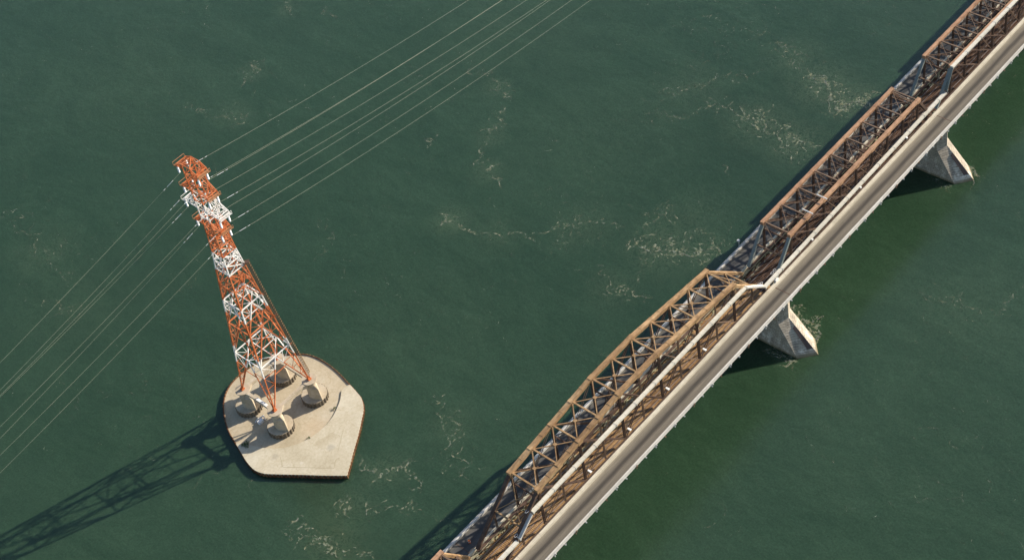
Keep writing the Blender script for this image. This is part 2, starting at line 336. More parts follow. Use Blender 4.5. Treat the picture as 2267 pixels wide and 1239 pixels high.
# ------------------------------------------------------------------ trusses
def span(name, label, x0, n, P, hts, e, mtop, mside, mbr, postN, postF, petit):
    """one through-truss span. hts[i]: chord height at panel point e+i"""
    t = thing(name, (x0, 0, ZB), label, 'bridge truss', 'steel truss spans of the railway bridge')
    H = {e+i: h for i, h in enumerate(hts)}; L0 = (x0, 0, ZB)
    def B(mbx, nm, mat): return mbx.build(nm, mat, t, loc=(0, 0, 0))
    cw = 1.15 if petit else .98; chh = .95 if petit else .78
    for sg in (1, -1):
        y = sg*WY
        m_ = MB(); m_.sweep([(i*P, y, H[i]) for i in sorted(H)], cw, chh)
        for i in sorted(H):
            m_.box(i*P-.8, i*P+.8, y-cw/2-.03, y+cw/2+.03, H[i]-chh/2-.35, H[i]+chh/2+.03)
            if i+1 in H:
                xm = (i+.5)*P; zm = (H[i]+H[i+1])/2; m_.box(xm-.12, xm+.12, y-cw/2-.02, y+cw/2+.02, zm-chh/2, zm+chh/2+.02+abs(H[i+1]-H[i])*.05)
        B(m_, 'top_chord', mtop)
        m_ = MB(); m_.sweep([(0.3, y, -1.0), (n*P-.3, y, -1.0)], .75, .9)
        B(m_, 'bottom_chord', mside)
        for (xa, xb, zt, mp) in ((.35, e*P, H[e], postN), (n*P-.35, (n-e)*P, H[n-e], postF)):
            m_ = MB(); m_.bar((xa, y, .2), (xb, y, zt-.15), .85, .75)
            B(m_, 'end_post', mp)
        for i in range(1, n):
            if petit:
                if i in (1, n-1): h = H[e]*.52
                else: h = H[i]
                main = i % 2 == 0
            else: h = H[i]; main = True
            m_ = MB()
            if main:
                for dx in (-.24, .24): m_.bar((i*P+dx, y, .4), (i*P+dx, y, h-chh/2), .11, .5, up=(0, 1, 0))
                k = .6
                while k < h-1.4:
                    m_.bar((i*P-.24, y+.26, k), (i*P+.24, y+.26, k+.7), .05, .09, up=(0, 1, 0)); m_.bar((i*P+.24, y-.26, k), (i*P-.24, y-.26, k+.7), .05, .09, up=(0, 1, 0)); k += .75
            else:
                for dx in (-.17, .17):
                    m_.bar((i*P+dx, y, .4), (i*P+dx, y, h-chh/2), .09, .3, up=(0, 1, 0))
                k = .6
                while k < h-1.2: m_.bar((i*P-.17, y, k), (i*P+.17, y, k+.45), .05, .07, up=(0, 1, 0)); m_.bar((i*P+.17, y, k+.45), (i*P-.17, y, k+.9), .05, .07, up=(0, 1, 0)); k += .95
            B(m_, 'vertical', mside if main else mbr)
        def dg(i0, z0, i1, z1, wd, mat=mside):
            m_ = MB()
            for dy in (-.22, .22): m_.bar((i0*P, y+dy, z0), (i1*P, y+dy, z1), .13, wd*.85, up=(0, 0, 1))
            B(m_, 'diagonal', mat)
        if petit:
            mid = n//2
            for i in range(2, mid, 2):
                dg(i, H[i], i+2, .4, .42); dg(n-i, H[n-i], n-i-2, .4, .42)
                hm = (H[i])*.5+.2
                dg(i+1, hm, i+2, H[i+2], .14, mbr); dg(n-i-1, hm, n-i-2, H[n-i-2], .14, mbr)
                dg(i, .4, i+1, hm, .14, mbr); dg(n-i, .4, n-i-1, hm, .14, mbr)
        else:
            mid = n//2
            for i in range(1, n-1):
                j = i+2 if i < mid-1 else None
                if j and j < n: dg(i, H[i], j, .4, .34)
                j = i-2 if i > mid+1 else None
                if j and j > 0: dg(i, H[i], j, .4, .34)
                if mid-2 <= i <= mid+1: dg(i, H[i], i+1, .4, .14, mbr); dg(i+1, H[i+1], i, .4, .14, mbr)
            dg(1, H[1], 2, .4, .30); dg(n-1, H[n-1], n-2, .4, .30)
    yi = WY-cw/2
    for i in sorted(H):
        m_ = MB(); zz = H[i]+.05
        m_.bar((i*P, -yi, zz), (i*P, yi, zz), .42 if petit else .38, .32)
        B(m_, 'top_strut', mtop if petit else mbr)
        if (not petit) or i % 2 == 0:
            m_ = MB(); zl = H[i]-(4.2 if petit else 2.6)
            m_.bar((i*P, -WY+.2, zl), (i*P, WY-.2, zl), .3, .4)
            for sg in ((1, -1) if petit else ()): m_.bar((i*P, sg*(WY-.3), zl), (i*P, sg*.4, H[i]-.3), .14, .14)
            B(m_, 'sway_frame', M['dark'])
        if i+1 in H:
            a = .24 if petit else .13
            m_ = MB(); m_.bar((i*P+.2, -yi, H[i]+.02), ((i+1)*P-.2, yi, H[i+1]+.02), a, .2)
            B(m_, 'lateral_brace', mtop if petit else mbr)
            m_ = MB(); m_.bar((i*P+.2, yi, H[i]-.20), ((i+1)*P-.2, -yi, H[i+1]-.20), a, .2)
            if petit: m_.box((i+.5)*P-.42, (i+.5)*P+.42, -.42, .42, (H[i]+H[i+1])/2-.12, (H[i]+H[i+1])/2+.15)
            B(m_, 'lateral_brace', mtop if petit else mbr)
    for (i0, ib) in ((0, e), (n, n-e)):              # portal bracing between the end posts
        m_ = MB(); f = .52
        xa = i0*P+(ib-i0)*P*f; za = H[ib]*f
        m_.bar((xa, -WY+.3, za), (xa, WY-.3, za), .4, .3)
        hx = ib*P; hz = H[ib]-.35
        m_.bar((xa, -WY+.3, za), (hx, WY-.3, hz), .15, .15); m_.bar((xa, WY-.3, za), (hx, -WY+.3, hz-.22), .15, .15)
        B(m_, 'portal_frame', mbr if not petit else mtop)
    return t
hts_c = [HC[min(i, 10-i)] for i in range(11)]
span('truss_span', 'long rust-brown truss with a humped curved top chord, in the lower middle', XC0, 14, PC, hts_c, 2, M['rust'], M['dark'], M['brace'], M['dark'], M['rust'], True)
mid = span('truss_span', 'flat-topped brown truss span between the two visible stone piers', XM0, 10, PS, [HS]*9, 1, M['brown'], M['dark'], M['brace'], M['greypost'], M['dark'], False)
def recolour(t, near, far):
    ep = [c for c in kids(t) if c.name.startswith('end_post')]
    for k, c in enumerate(ep):
        c.data = c.data.copy(); c.data.materials[0] = (near, far)[k % 2]
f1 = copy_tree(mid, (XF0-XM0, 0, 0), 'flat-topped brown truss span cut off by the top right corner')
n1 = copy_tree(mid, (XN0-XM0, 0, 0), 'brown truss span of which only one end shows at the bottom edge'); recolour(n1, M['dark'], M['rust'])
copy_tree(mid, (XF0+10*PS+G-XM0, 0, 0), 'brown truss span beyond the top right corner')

# ------------------------------------------------------------------ road decks
def road(name, label, s, yin, yk, yo, ypo, asph, rails):
    t = thing(name, (0, s*(yin+ypo)/2, ZD), label, 'road deck'); L0 = Vector(t.location)
    def B(m_, nm, mat, kind=None):
        o = m_.build(nm, mat, t); o.location = -L0; return o
    def yy(a, b): return (min(s*a, s*b), max(s*a, s*b))
    m_ = MB(); y0, y1 = yy(yin+.05, ypo-.04); m_.box(X_A, X_B, y0, y1, ZD-.40, ZD-.008); B(m_, 'slab', M['kerb'])
    m_ = MB(); y0, y1 = yy(yk, yo); m_.box(X_A, X_B, y0, y1, ZD-.006, ZD+.03); B(m_, 'road_surface', asph)
    m_ = MB(); x = X_A
    while x < X_B:
        x2 = min(x+PS, X_B); y0, y1 = yy(yin+R.uniform(-.03, .03), yk); m_.box(x, x2-.06, y0, y1, ZD-.004, ZD+.72); x = x2
    B(m_, 'kerb_wall', M['kerb'])
    m_ = MB(); x = X_A
    while x < X_B:
        x2 = min(x+PS/2, X_B); y0, y1 = yy(yo, ypo+R.uniform(-.02, .02)); m_.box(x, x2-.05, y0, y1, ZD-.5, ZD+.74); x = x2
    B(m_, 'parapet', M['parapet'])
    m_ = MB()
    for k in range(rails): m_.bar((X_A, s*(ypo+.16+.28*k), ZD+.55-.1*k), (X_B, s*(ypo+.16+.28*k), ZD+.55-.1*k), .09, .12)
    B(m_, 'handrail', M['galv'])
    for xj in (-.2, XF0-G/2, XC0-G/2):
        m_ = MB(); y0, y1 = yy(yk+.02, yo-.02); m_.box(xj-.12, xj+.12, y0, y1, ZD+.031, ZD+.045); B(m_, 'expansion_joint', M['dark'])
    k = 0; x = XC0-40
    while x < XF0+60 and k < 98:
        m_ = MB(); j = R.uniform(-.12, .12)
        yo_ = s*(ypo+.40)
        m_.bar((x, s*5.0, ZD-1.3), (x, yo_, ZD-.62), .22, .3)
        m_.box(x-.1, x+.1, min(s*(ypo+.02), yo_), max(s*(ypo+.02), yo_), ZD-.62, ZD-.38)
        m_.bar((x+j, yo_, ZD-.8), (x+j, yo_, ZD+R.uniform(-.45, .2)), .08, .08)
        if k % 2: m_.box(x+.25, x+.5, min(s*(ypo+.05), s*(ypo+.42)), max(s*(ypo+.05), s*(ypo+.42)), ZD-.25, ZD)
        B(m_, 'bracket', M['galv'] if k % 3 else M['brace']); x += PS/2; k += 1
    return t
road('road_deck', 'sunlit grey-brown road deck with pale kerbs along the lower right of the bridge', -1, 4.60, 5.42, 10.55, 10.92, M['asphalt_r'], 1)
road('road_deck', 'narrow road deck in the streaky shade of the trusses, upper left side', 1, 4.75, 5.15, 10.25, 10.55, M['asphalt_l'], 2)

# ------------------------------------------------------------------ railway between the trusses
fl = MB(); fl.box(X_A, X_B, -4.45, 4.65, ZD-1.25, ZD-.85)
x = X_A
while x < X_B: fl.box(x-.2, x+.2, -5.5, 5.5, ZD-2.3, ZD-1.26); x += PS
tag(fl.build('steel_floor', M['dark']), 'dark steel floor of the bridge under both railway tracks', 'bridge floor')
for s, lab in ((1, 'railway track on the shaded upper left side between the trusses'), (-1, 'railway track on the sunny lower right side between the trusses')):
    t = thing('railway_track', (0, s*1.98, ZD-.85), lab, 'railway track', 'railway tracks on the bridge')
    def B(m_, nm, mat):
        o = m_.build(nm, mat, t); o.location = -Vector(t.location); return o
    for (xa, xb, mt_) in ((X_A, XC0-3, M['timber_dark']), (XC0-2.98, -3, M['timber']), (-2.98, X_B, M['timber_dark'])):
        m_ = MB(); x = xa; dk = mt_ is M['timber_dark']
        while x < xb:
            e0 = R.uniform(-.08, .08); m_.box(x, x+(.27 if dk else .38)+R.uniform(-.03, .05), s*1.98-1.72+e0, s*1.98+1.72+e0, ZD-.845, ZD-.60+R.uniform(-.012, .012)); x += .55 if dk else .47
        B(m_, 'sleeper_deck', mt_)
    for g_ in (-.72, .72):
        m_ = MB(); m_.bar((X_A, s*1.98+g_, ZD-.51), (X_B, s*1.98+g_, ZD-.51), .10, .17); B(m_, 'rail', M['rail'])
    for g_ in (-.42, .42):
        m_ = MB(); m_.bar((X_A, s*1.98+g_, ZD-.55), (X_B, s*1.98+g_, ZD-.55), .07, .09); B(m_, 'guard_rail', M['dark'])
for s, lab in ((1, 'pale littered walkway strip beside the left truss'), (-1, 'pale mossy walkway strip beside the right truss')):
    m_ = MB(); x = X_A
    while x < X_B:
        L_ = R.uniform(2.0, 6.0); wv = R.uniform(.55, .78)
        if True:
            yc = s*4.17; m_.box(x, min(x+L_, X_B), yc-wv/2, yc+wv/2, ZD-.32, ZD+.10+R.uniform(-.05, .05))
        x += L_
    tag(m_.build('walkway', M['weeds']), lab, 'walkway')
# odds and ends lying along the left walkway
m_ = MB()
for k in range(330):
    x = R.uniform(XC0-10, XF0+60); y = R.gauss(3.35, .5); a = R.uniform(-.5, .5); l_ = R.uniform(.2, 1.3)
    m_.bar((x, y, ZD-.50), (x+l_*math.cos(a), y+l_*math.sin(a), ZD-.47), R.uniform(.1, .4), R.uniform(.1, .25))
tag(m_.build('debris', M['weeds']), 'loose pale debris scattered beside the shaded track', 'debris', kind='stuff')

# ------------------------------------------------------------------ white duct along the right truss
t = thing('service_duct', (0, -4.95, 24), 'long white boxed duct beside the right truss, stepping at the span ends', 'duct')
YD = -4.95
def run(x0, x1, z0, z1, mat):
    o = bpy.data.objects
    m_ = MB(); m_.sweep([(x0, YD, z0), (x1, YD, z1)], .92, .58); n_ = int(abs(x1-x0)/1.91)
    for k in range(1, n_):
        f = k/n_; x = x0+(x1-x0)*f; z = z0+(z1-z0)*f
        m_.box(x-.035, x+.035, YD-.47, YD+.47, z-.28, z+.30, 1)
    for k in range(int(abs(x1-x0)/PS)+1):
        x = x0+k*PS
        if x < x1: m_.box(x-.16, x+.16, YD-.55, YD+.53, z0+(z1-z0)*(x-x0)/(x1-x0)-.34, z0+(z1-z0)*(x-x0)/(x1-x0)+.35, 0)
    q_ = m_.build('duct_run', [mat, M['ductjoint']], t); q_.location = -Vector(t.location)
run(XN0, -102.9, 24.75, 24.75, M['duct'])
run(-102.2, -97.1, 25.1, 29.0, M['parapet'])
run(-96.6, -12.4, 29.25, 29.45, M['duct'])
run(-12.0, -4.6, 29.3, 23.1, M['parapet'])
run(-4.2, 84.6, 22.35, 23.5, M['duct'])
run(85.0, 87.3, 24.1, 30.3, M['greypost'])  # steep drop of the white duct, its shade put into a grey-green colour
run(87.6, X_B-10*PS-2, 30.72, 30.72, M['duct'])
# brackets that tie the duct to the truss
for k in range(15):
    x = XC0+k*PC
    if -96 < x < -13:
        m_ = MB(); m_.box(x-.1, x+.1, -4.78, -4.3, 28.72, 28.93); q_ = m_.build('duct_bracket', M['galv'], t); q_.location = -Vector(t.location)
for k in range(1, 10):
    x = XM0+k*PS; zz = 22.35+(x+4.2)/88.8*1.15
    m_ = MB(); m_.box(x-.1, x+.1, -4.78, -4.3, zz-.5, zz-.31); q_ = m_.build('duct_bracket', M['galv'], t); q_.location = -Vector(t.location)
    if k in (2, 5, 8):
        m_ = MB(); m_.box(x-.25, x+.25, -5.95, -5.47, zz-.2, zz+.12); q_ = m_.build('junction_box', M['lamp'], t); q_.location = -Vector(t.location)
# cable loops at the duct ends
for (x, z) in ((-97.5, 29.7), (-102.3, 25.6), (-4.6, 23.4), (-5.6, 23.9), (.3, 23.0), (1.4, 23.1)):
    m_ = MB(); n_ = 12
    for k in range(n_):
        a0, a1 = k*2*PI/n_, (k+1)*2*PI/n_
        m_.bar((x+.55*math.cos(a0), YD+.75+.3*math.sin(a0), z+.2), (x+.55*math.cos(a1), YD+.75+.3*math.sin(a1), z+.2), .09, .09)
    q_ = m_.build('cable_loop', M['galv'], t); q_.location = -Vector(t.location)

# lamps on the right truss of the curved span
def lamp(x, z, label):
    t = thing('bridge_lamp', (x, -WY-.4, z), label, 'lamp', 'white lamps on the right truss')
    m_ = MB(); m_.tube((0, 0, 0), (0, -1.0, .35), .08); m_.build('lamp_arm', M['brace'], t)
    m_ = MB(); m_.prism([(-.22, -.95), (.22, -.95), (.30, -2.0), (-.30, -2.0)], .22, .45); m_.build('lamp_head', M['lamp'], t)
    return t
for k, (i, w_) in enumerate(((4, 'lowest'), (6, 'second lowest'), (8, 'second highest'), (10, 'highest'))):
    lamp(XC0+i*PC, 24.5, w_+' of four small white lamps on the truss of the curved span')
m_ = MB(); m_.box(.9, 2.1, -4.95, -4.35, ZD+.73, ZD+1.5); m_.box(1.3, 1.7, -4.75, -4.55, ZD+1.5, ZD+1.75)
tag(m_.build('cabinet', M['lamp']), 'small white cabinet on the road kerb where the curved and flat spans meet', 'cabinet')
for (x, lab) in ((XM0+PS*2.9, 'white horizontal antenna rod across the right chord, the farther of two'), (XM0+PS*2.05, 'white horizontal antenna rod across the right chord, the nearer of two')):
    t = thing('antenna', (x, -WY, ZB+HS+.42), lab, 'antenna', 'white antenna rods on the flat truss')
    m_ = MB(); m_.tube((0, 1.7, 1.0), (0, -1.5, 1.0), .15); m_.build('rod', M['lamp'], t)
    m_ = MB(); m_.tube((0, 0, 0), (0, 0, .86), .06); m_.build('mast', M['dark'], t)
# lamp post on the outer rail of the left road
t = thing('lamp_post', (7.0, 11.3, ZD-.4), 'small pale lamp post on the outer edge of the shaded road', 'post')
m_ = MB(); m_.tube((0, 0, 0), (0, 0, 2.4), .09); m_.build('pole', M['galv'], t)
m_ = MB(); m_.box(-.3, .3, -.25, .45, 2.4, 2.75); m_.build('lamp_head', M['galv'], t)
t = thing('traffic_barrel', (-107.2, 7.6, ZD+.03), 'tiny orange traffic barrel standing on the shaded left road', 'traffic barrel')
m_ = MB(); m_.tube((0, 0, 0), (0, 0, 1.0), .34, .27, 10); m_.build('barrel', M['orange'], t)
m_ = MB(); m_.tube((0, 0, .45), (0, 0, .62), .325, .31, 10); m_.build('reflective_band', M['white'], t)

# ------------------------------------------------------------------ tower island
XT, YT = -96.18, 91.31
DZ = 1.32
outer = [(x+.52, y+.44) for x, y in [(-81.7, 100.8), (-80.0, 97.4), (-79.4, 93.6), (-79.5, 89.2), (-80.1, 85.0), (-81.1, 80.6), (-82.0, 76.8), (-83.0, 73.6), (-85.2, 70.7), (-87.9, 68.7),
         (-91.6, 66.1), (-95.5, 63.7), (-99.3, 61.3), (-103.9, 58.4), (-107.4, 63.5), (-111.1, 69.2), (-114.9, 75.0), (-116.5, 77.8), (-117.1, 80.6), (-116.6, 84.0),
         (-115.4, 87.7), (-114.0, 91.7), (-112.5, 96.0), (-110.6, 99.7), (-108.3, 103.1), (-105.7, 105.9), (-102.8, 107.9), (-99.6, 109.0), (-96.0, 109.2), (-92.4, 108.7), (-88.7, 107.2), (-84.8, 104.6)]]
NOSE = 13
def cat(pts, sharp=()):
    out = []; n = len(pts)
    for i in range(n):
        p0, p1, p2, p3 = pts[i-1], pts[i], pts[(i+1) % n], pts[(i+2) % n]
        if i in sharp: p0 = (2*p1[0]-p2[0], 2*p1[1]-p2[1])
        if (i+1) % n in sharp: p3 = (2*p2[0]-p1[0], 2*p2[1]-p1[1])
        for k in range(12):
            t_ = k/12; a = -.5*t_+t_*t_-.5*t_**3; b = 1-2.5*t_*t_+1.5*t_**3; c = .5*t_+2*t_*t_-1.5*t_**3; d = -.5*t_*t_+.5*t_**3
            out.append((a*p0[0]+b*p1[0]+c*p2[0]+d*p3[0], a*p0[1]+b*p1[1]+c*p2[1]+d*p3[1]))
    return out
def resample(pts, step):
    out = []; acc = 0; n = len(pts)
    for i in range(n):
        a = pts[i]; b = pts[(i+1) % n]; l_ = math.hypot(b[0]-a[0], b[1]-a[1]); 
        while acc < l_: out.append((a[0]+(b[0]-a[0])*acc/l_, a[1]+(b[1]-a[1])*acc/l_)); acc += step
        acc -= l_
    return out
def offset(pts, f):
    n = len(pts); out = []
    for i in range(n):
        a = pts[i-1]; b = pts[(i+1) % n]; dx, dy = b[0]-a[0], b[1]-a[1]; l_ = math.hypot(dx, dy) or 1
        k = f(i); out.append((pts[i][0]-dy/l_*k, pts[i][1]+dx/l_*k))       # outline runs clockwise: +k is outward
    return out
smooth_out = cat(outer, (NOSE,))
dense = resample(smooth_out, .2667)
wave = [0, 0, 1, 1]
isl = thing('tower_island', (XT, YT, 0), 'pale concrete island with pointed nose and scalloped edge carrying the pylon', 'concrete island')
def BI(m_, nm, mat, lab=None, smooth=False):
    o = m_.build(nm, mat, isl, smooth=smooth); o.location = -Vector(isl.location)
    if lab: o['label'] = lab
    return o
# sheet piles: a scalloped wall round the slab
po = offset(dense, lambda i: .0+.19*wave[i % 4]); pi_ = offset(dense, lambda i: -.10)
n = len(dense); m_ = MB(); vs = [(x, y, -2) for x, y in po]+[(x, y, DZ-.06) for x, y in po]+[(x, y, DZ-.06) for x, y in pi_]+[(x, y, -2) for x, y in pi_]
m_.add(vs, [(i, (i+1) % n, (i+1) % n+n, i+n) for i in range(n)]+[(i+n, (i+1) % n+n, (i+1) % n+2*n, i+2*n) for i in range(n)]+[(i+2*n, (i+1) % n+2*n, (i+1) % n+3*n, i+3*n) for i in range(n)])
BI(m_, 'sheet_pile_wall', M['rustpile'])
m_ = MB(); m_.prism(resample(offset(dense, lambda i: -.12), .8), -1.5, DZ-.40); BI(m_, 'old_slab', M['slab_old'])
arc = [(x+.52, y+.44) for x, y in [(-113.75, 91.4), (-113.3, 90.2), (-112.2, 88.1), (-110.4, 83.7), (-107.6, 79.7), (-103.7, 76.9), (-99.4, 75.5), (-95.6, 75.3), (-92.3, 75.8), (-89.4, 76.9), (-86.3, 78.6), (-84.1, 80.4), (-81.35, 80.3)]]
nosep = [p for p in offset(smooth_out[5*12:21*12+2], lambda i: .05)][1:-1]
def inset(pts, d_): 
    out = []
    for i in range(1, len(pts)-1):
        a, b = pts[i-1], pts[i+1]; dx, dy = b[0]-a[0], b[1]-a[1]; l_ = math.hypot(dx, dy); out.append((pts[i][0]+dy/l_*d_, pts[i][1]-dx/l_*d_))
    return out
np_ = inset(nosep, -.02) if False else inset(nosep, .0)
cx = sum(p[0] for p in np_)/len(np_); cy = sum(p[1] for p in np_)/len(np_)
np2 = []
for p in np_:
    dx, dy = cx-p[0], cy-p[1]; l_ = math.hypot(dx, dy); np2.append((p[0]+dx/l_*.04, p[1]+dy/l_*.04))
# refine arc
arc2 = []
for i in range(len(arc)-1):
    p0 = arc[max(i-1, 0)]; p1 = arc[i]; p2 = arc[i+1]; p3 = arc[min(i+2, len(arc)-1)]
    for k in range(5):
        t_ = k/5; a = -.5*t_+t_*t_-.5*t_**3; b = 1-2.5*t_*t_+1.5*t_**3; c = .5*t_+2*t_*t_-1.5*t_**3; d = -.5*t_*t_+.5*t_**3
        if i >= 10: a, b, c, d = 0, 1-t_, t_, 0
        arc2.append((a*p0[0]+b*p1[0]+c*p2[0]+d*p3[0], a*p0[1]+b*p1[1]+c*p2[1]+d*p3[1]))
m_ = MB(); m_.prism(np2+arc2, .8, DZ+.02); BI(m_, 'nose_slab', M['slab'], 'smoother pale concrete slab filling the pointed nose')
m_ = MB()
for a, b in zip(arc2[6:], arc2[7:]): m_.bar((a[0]-.02, a[1]+.10, DZ-.39), (b[0]-.02, b[1]+.10, DZ-.39), .22, .03)
BI(m_, 'joint_shade_strip', M['dark'])  # dark strip marks the joint and paints the shade below the step
# shallow joint lines cast in the slab
for (a, b) in (((-112.0, 74.9), (-104.2, 63.0)), ((-104.2, 63.0), (-101.8, 64.6)), ((-110.0, 77.9), (-111.9, 75.0)), ((-93.4, 70.2), (-99.8, 66.0))):
    m_ = MB(); m_.bar((a[0]+.5, a[1]+.45, DZ+.025), (b[0]+.5, b[1]+.45, DZ+.025), .09, .02); BI(m_, 'slab_joint', M['marks'])
# pedestals
PX = (XT-6.53, XT+6.53); PY = (YT-6.45, YT+6.6)
CAPZ = 9.55
def ring(r, k, cx, cy, nn=96, amp=.22):
    return [(cx+(r+amp*[0, 0, 1, 1][i % 4])*math.cos(i*2*PI/nn), cy+(r+amp*[0, 0, 1, 1][i % 4])*math.sin(i*2*PI/nn)) for i in range(nn)]
for x in PX:
    for y in PY:
        rx, ry = x+.25, y+.5
        m_ = MB(); m_.prism(ring(3.55, 0, rx, ry), .7, 2.72); rg = BI(m_, 'pile_ring', M['ringpile'])
        m_ = MB(); m_.prism([(rx+3.58*math.cos(a*2*PI/48), ry+3.58*math.sin(a*2*PI/48)) for a in range(48)], 2.5, 2.78); BI(m_, 'ring_fill', M['pedestal'])
        m_ = MB()
        m_.tube((x, y, 2.7), (x, y, CAPZ-.28), 1.45, 1.42, 32)
        def wedge(hw_, yb, yn): return [(x-hw_, yb), (x-hw_, y-.9), (x-.06, yn), (x+.06, yn), (x+hw_, y-.9), (x+hw_, yb)]
        w0 = wedge(1.36, y+.8, y-3.15); w1 = wedge(1.30, y+.8, y-2.7); w2 = wedge(.8, y+.5, y-1.35)
        m_.prism(w0, 2.74, 7.0, poly1=w1); m_.prism(w1, 7.0, 7.9, poly1=w2)
        BI(m_, 'pedestal_shaft', M['pedestal'])
        m_ = MB(); m_.prism([(x+2.12*math.cos(a*2*PI/48), y+2.12*math.sin(a*2*PI/48)) for a in range(48)], CAPZ-.32, CAPZ)
        BI(m_, 'pedestal_cap', M['pedestal'])
# tie beams between the pedestals, haunched at both ends
def tie(a, b, wd, zt, dp, mat):
    a = Vector((*a, zt)); b = Vector((*b, zt)); d = (b-a).normalized(); s = Vector((-d.y, d.x, 0))*wd/2
    L_ = (b-a).length; st = [0, 1.3, L_-1.3, L_]; dd = [dp*1.8, dp, dp, dp*1.8]; ww = [1.7, 1, 1, 1.7]
    vs = []; 
    for k in range(4):
        c = a+d*st[k]; sk = s*ww[k]; vs += [c-sk-Vector((0, 0, dd[k])), c+sk-Vector((0, 0, dd[k])), c+sk, c-sk]
    fs = [(0, 3, 2, 1), (12, 13, 14, 15)]
    for k in range(3):
        q = 4*k
        for j in range(4): fs.append((q+j, q+(j+1) % 4, q+4+(j+1) % 4, q+4+j))
    m2 = MB(); m2.add(vs, fs); return BI(m2, 'tie_beam', mat)
for y in PY: tie((PX[0]+1.6, y), (PX[1]-1.6, y), 1.0, CAPZ-.12, 1.0, M['pedestal'])
for x in PX: tie((x, PY[0]+1.6), (x, PY[1]-1.6), .9, CAPZ-.15, .8, M['pedestal'])
m_ = MB(); m_.box(PX[0]-.4, PX[0]+.4, PY[0]+3.0, PY[0]+7.2, CAPZ-.149, CAPZ-.09); BI(m_, 'white_cover', M['white'], 'white painted cover on the front left beam')
# faded stencil marks on the beam top
m_ = MB()
for k, (dx, dl) in enumerate(((0, .5), (.62, .35), (1.15, .6), (1.8, .4), (2.25, .3))):
    xb = XT-1.0+dx; m_.box(xb, xb+.16, PY[0]-.35, PY[0]-.35+dl, CAPZ-.119, CAPZ-.112)
    if k != 0: m_.box(xb+.18, xb+.18+dl*.5, PY[0]-.30, PY[0]-.16, CAPZ-.119, CAPZ-.112)
BI(m_, 'stencil_marks', M['marks'])
# equipment and plants on the island
t = thing('utility_box', (-104.0, 91.9, DZ-.40), 'white metal box with bent pipe frame in shade left of the front pedestal', 'utility box')
m_ = MB(); m_.box(-1.1, .5, -.5, .5, 0, .9); m_.build('box_body', M['plastic'], t)
m_ = MB()
for a, b in (((-1.2, 1.3, .1), (-.3, .95, 1.0)), ((-.3, .95, 1.0), (1.3, .4, 1.0)), ((1.3, .4, 1.0), (1.8, 1.1, .2)), ((1.3, .4, 1.0), (1.0, -.5, .1)), ((-.3, .95, 1.0), (-.1, 1.7, .1))): m_.tube(a, b, .13)
m_.build('pipe_frame', M['plastic'], t)
def shrub(x, y, r, z, label, h=.9, nl=420):
    m_ = MB()
    for k in range(nl):
        a = R.uniform(0, 2*PI); q = R.random()**.55*r*(1+.3*math.sin(3*a+x)); zz = z+R.random()*h*(1-.5*q/r)+.05; s = R.uniform(.06, .16)
        p = Vector((x+q*math.cos(a), y+q*math.sin(a), zz)); u = Vector((R.gauss(0, 1), R.gauss(0, 1), R.gauss(0, .6))).normalized()*s; v = u.cross(Vector((R.gauss(0, 1), R.gauss(0, 1), R.gauss(0, 1)))).normalized()*s*.6
        m_.add([p-u, p-v, p+u, p+v], [(0, 1, 2, 3)])
    return tag(m_.build('shrub', M['shrub'], orient=False), label, 'shrub', 'small plants growing in the slab joint')
shrub(-112.2, 89.3, 1.1, DZ-.1, 'dark green shrub in shade near the left edge of the island')
shrub(-100.5, 76.5, .55, DZ-.15, 'tiny tuft of weeds in the curved joint below the front pedestal', .3, 90)
shrub(-89.1, 78.0, .5, DZ-.15, 'tiny tuft of weeds in the curved joint right of the right pedestal', .3, 80)

# ------------------------------------------------------------------ lattice tower
BANDS = [(0, 0), (21.0, 1), (27.2, 0), (40.2, 1), (44.6, 0), (55.9, 1), (61.9, 0), (73.3, 1), (79.3, 0)]
def band(z):
    m = 0
    for zz, k in BANDS:
        if z >= zz: m = k
    return m
AW = [(9.6, 6.53), (24.5, 5.18), (36, 4.22), (44.5, 3.52), (56, 2.62), (62, 2.12), (68, 1.80), (72, 1.68), (95, 1.55)]
def hw(z):
    for (z0, a0), (z1, a1) in zip(AW, AW[1:]):
        if z <= z1: return a0+(a1-a0)*(z-z0)/(z1-z0)
    return AW[-1][1]
def cbar(m_, a, b, wd, h=None):
    """bar painted by height: cut at the paint bands"""
    a = Vector(a); b = Vector(b)
    cuts = [0.0, 1.0]
    for zz, _ in BANDS:
        if (a.z-zz)*(b.z-zz) < 0: cuts.append((zz-a.z)/(b.z-a.z))
    cuts.sort()
    for t0, t1 in zip(cuts, cuts[1:]):
        if t1-t0 < 1e-4: continue
        p = a.lerp(b, t0); q_ = a.lerp(b, t1); m_.bar(p, q_, wd, h or wd, band((p.z+q_.z)/2))
tw = thing('transmission_tower', (XT, YT, CAPZ), 'tall orange and white banded lattice electricity pylon on the concrete island', 'pylon')
CM = [M['orange'], M['white']]
def BT(m_, nm, mats=None, smooth=False):
    o = m_.build(nm, mats or CM, tw, smooth=smooth); o.location = Vector((XT, YT, 0))-Vector(tw.location); return o
C4 = [(-1, -1), (1, -1), (1, 1), (-1, 1)]
def corner(k, z): a = hw(z); return Vector((C4[k % 4][0]*a, C4[k % 4][1]*a, z))
LV = [9.6, 24.5, 36.0, 44.5, 50.3, 56.0, 59.0, 62.0, 65.0, 68.2, 71.3]
TOPZ = 91.2
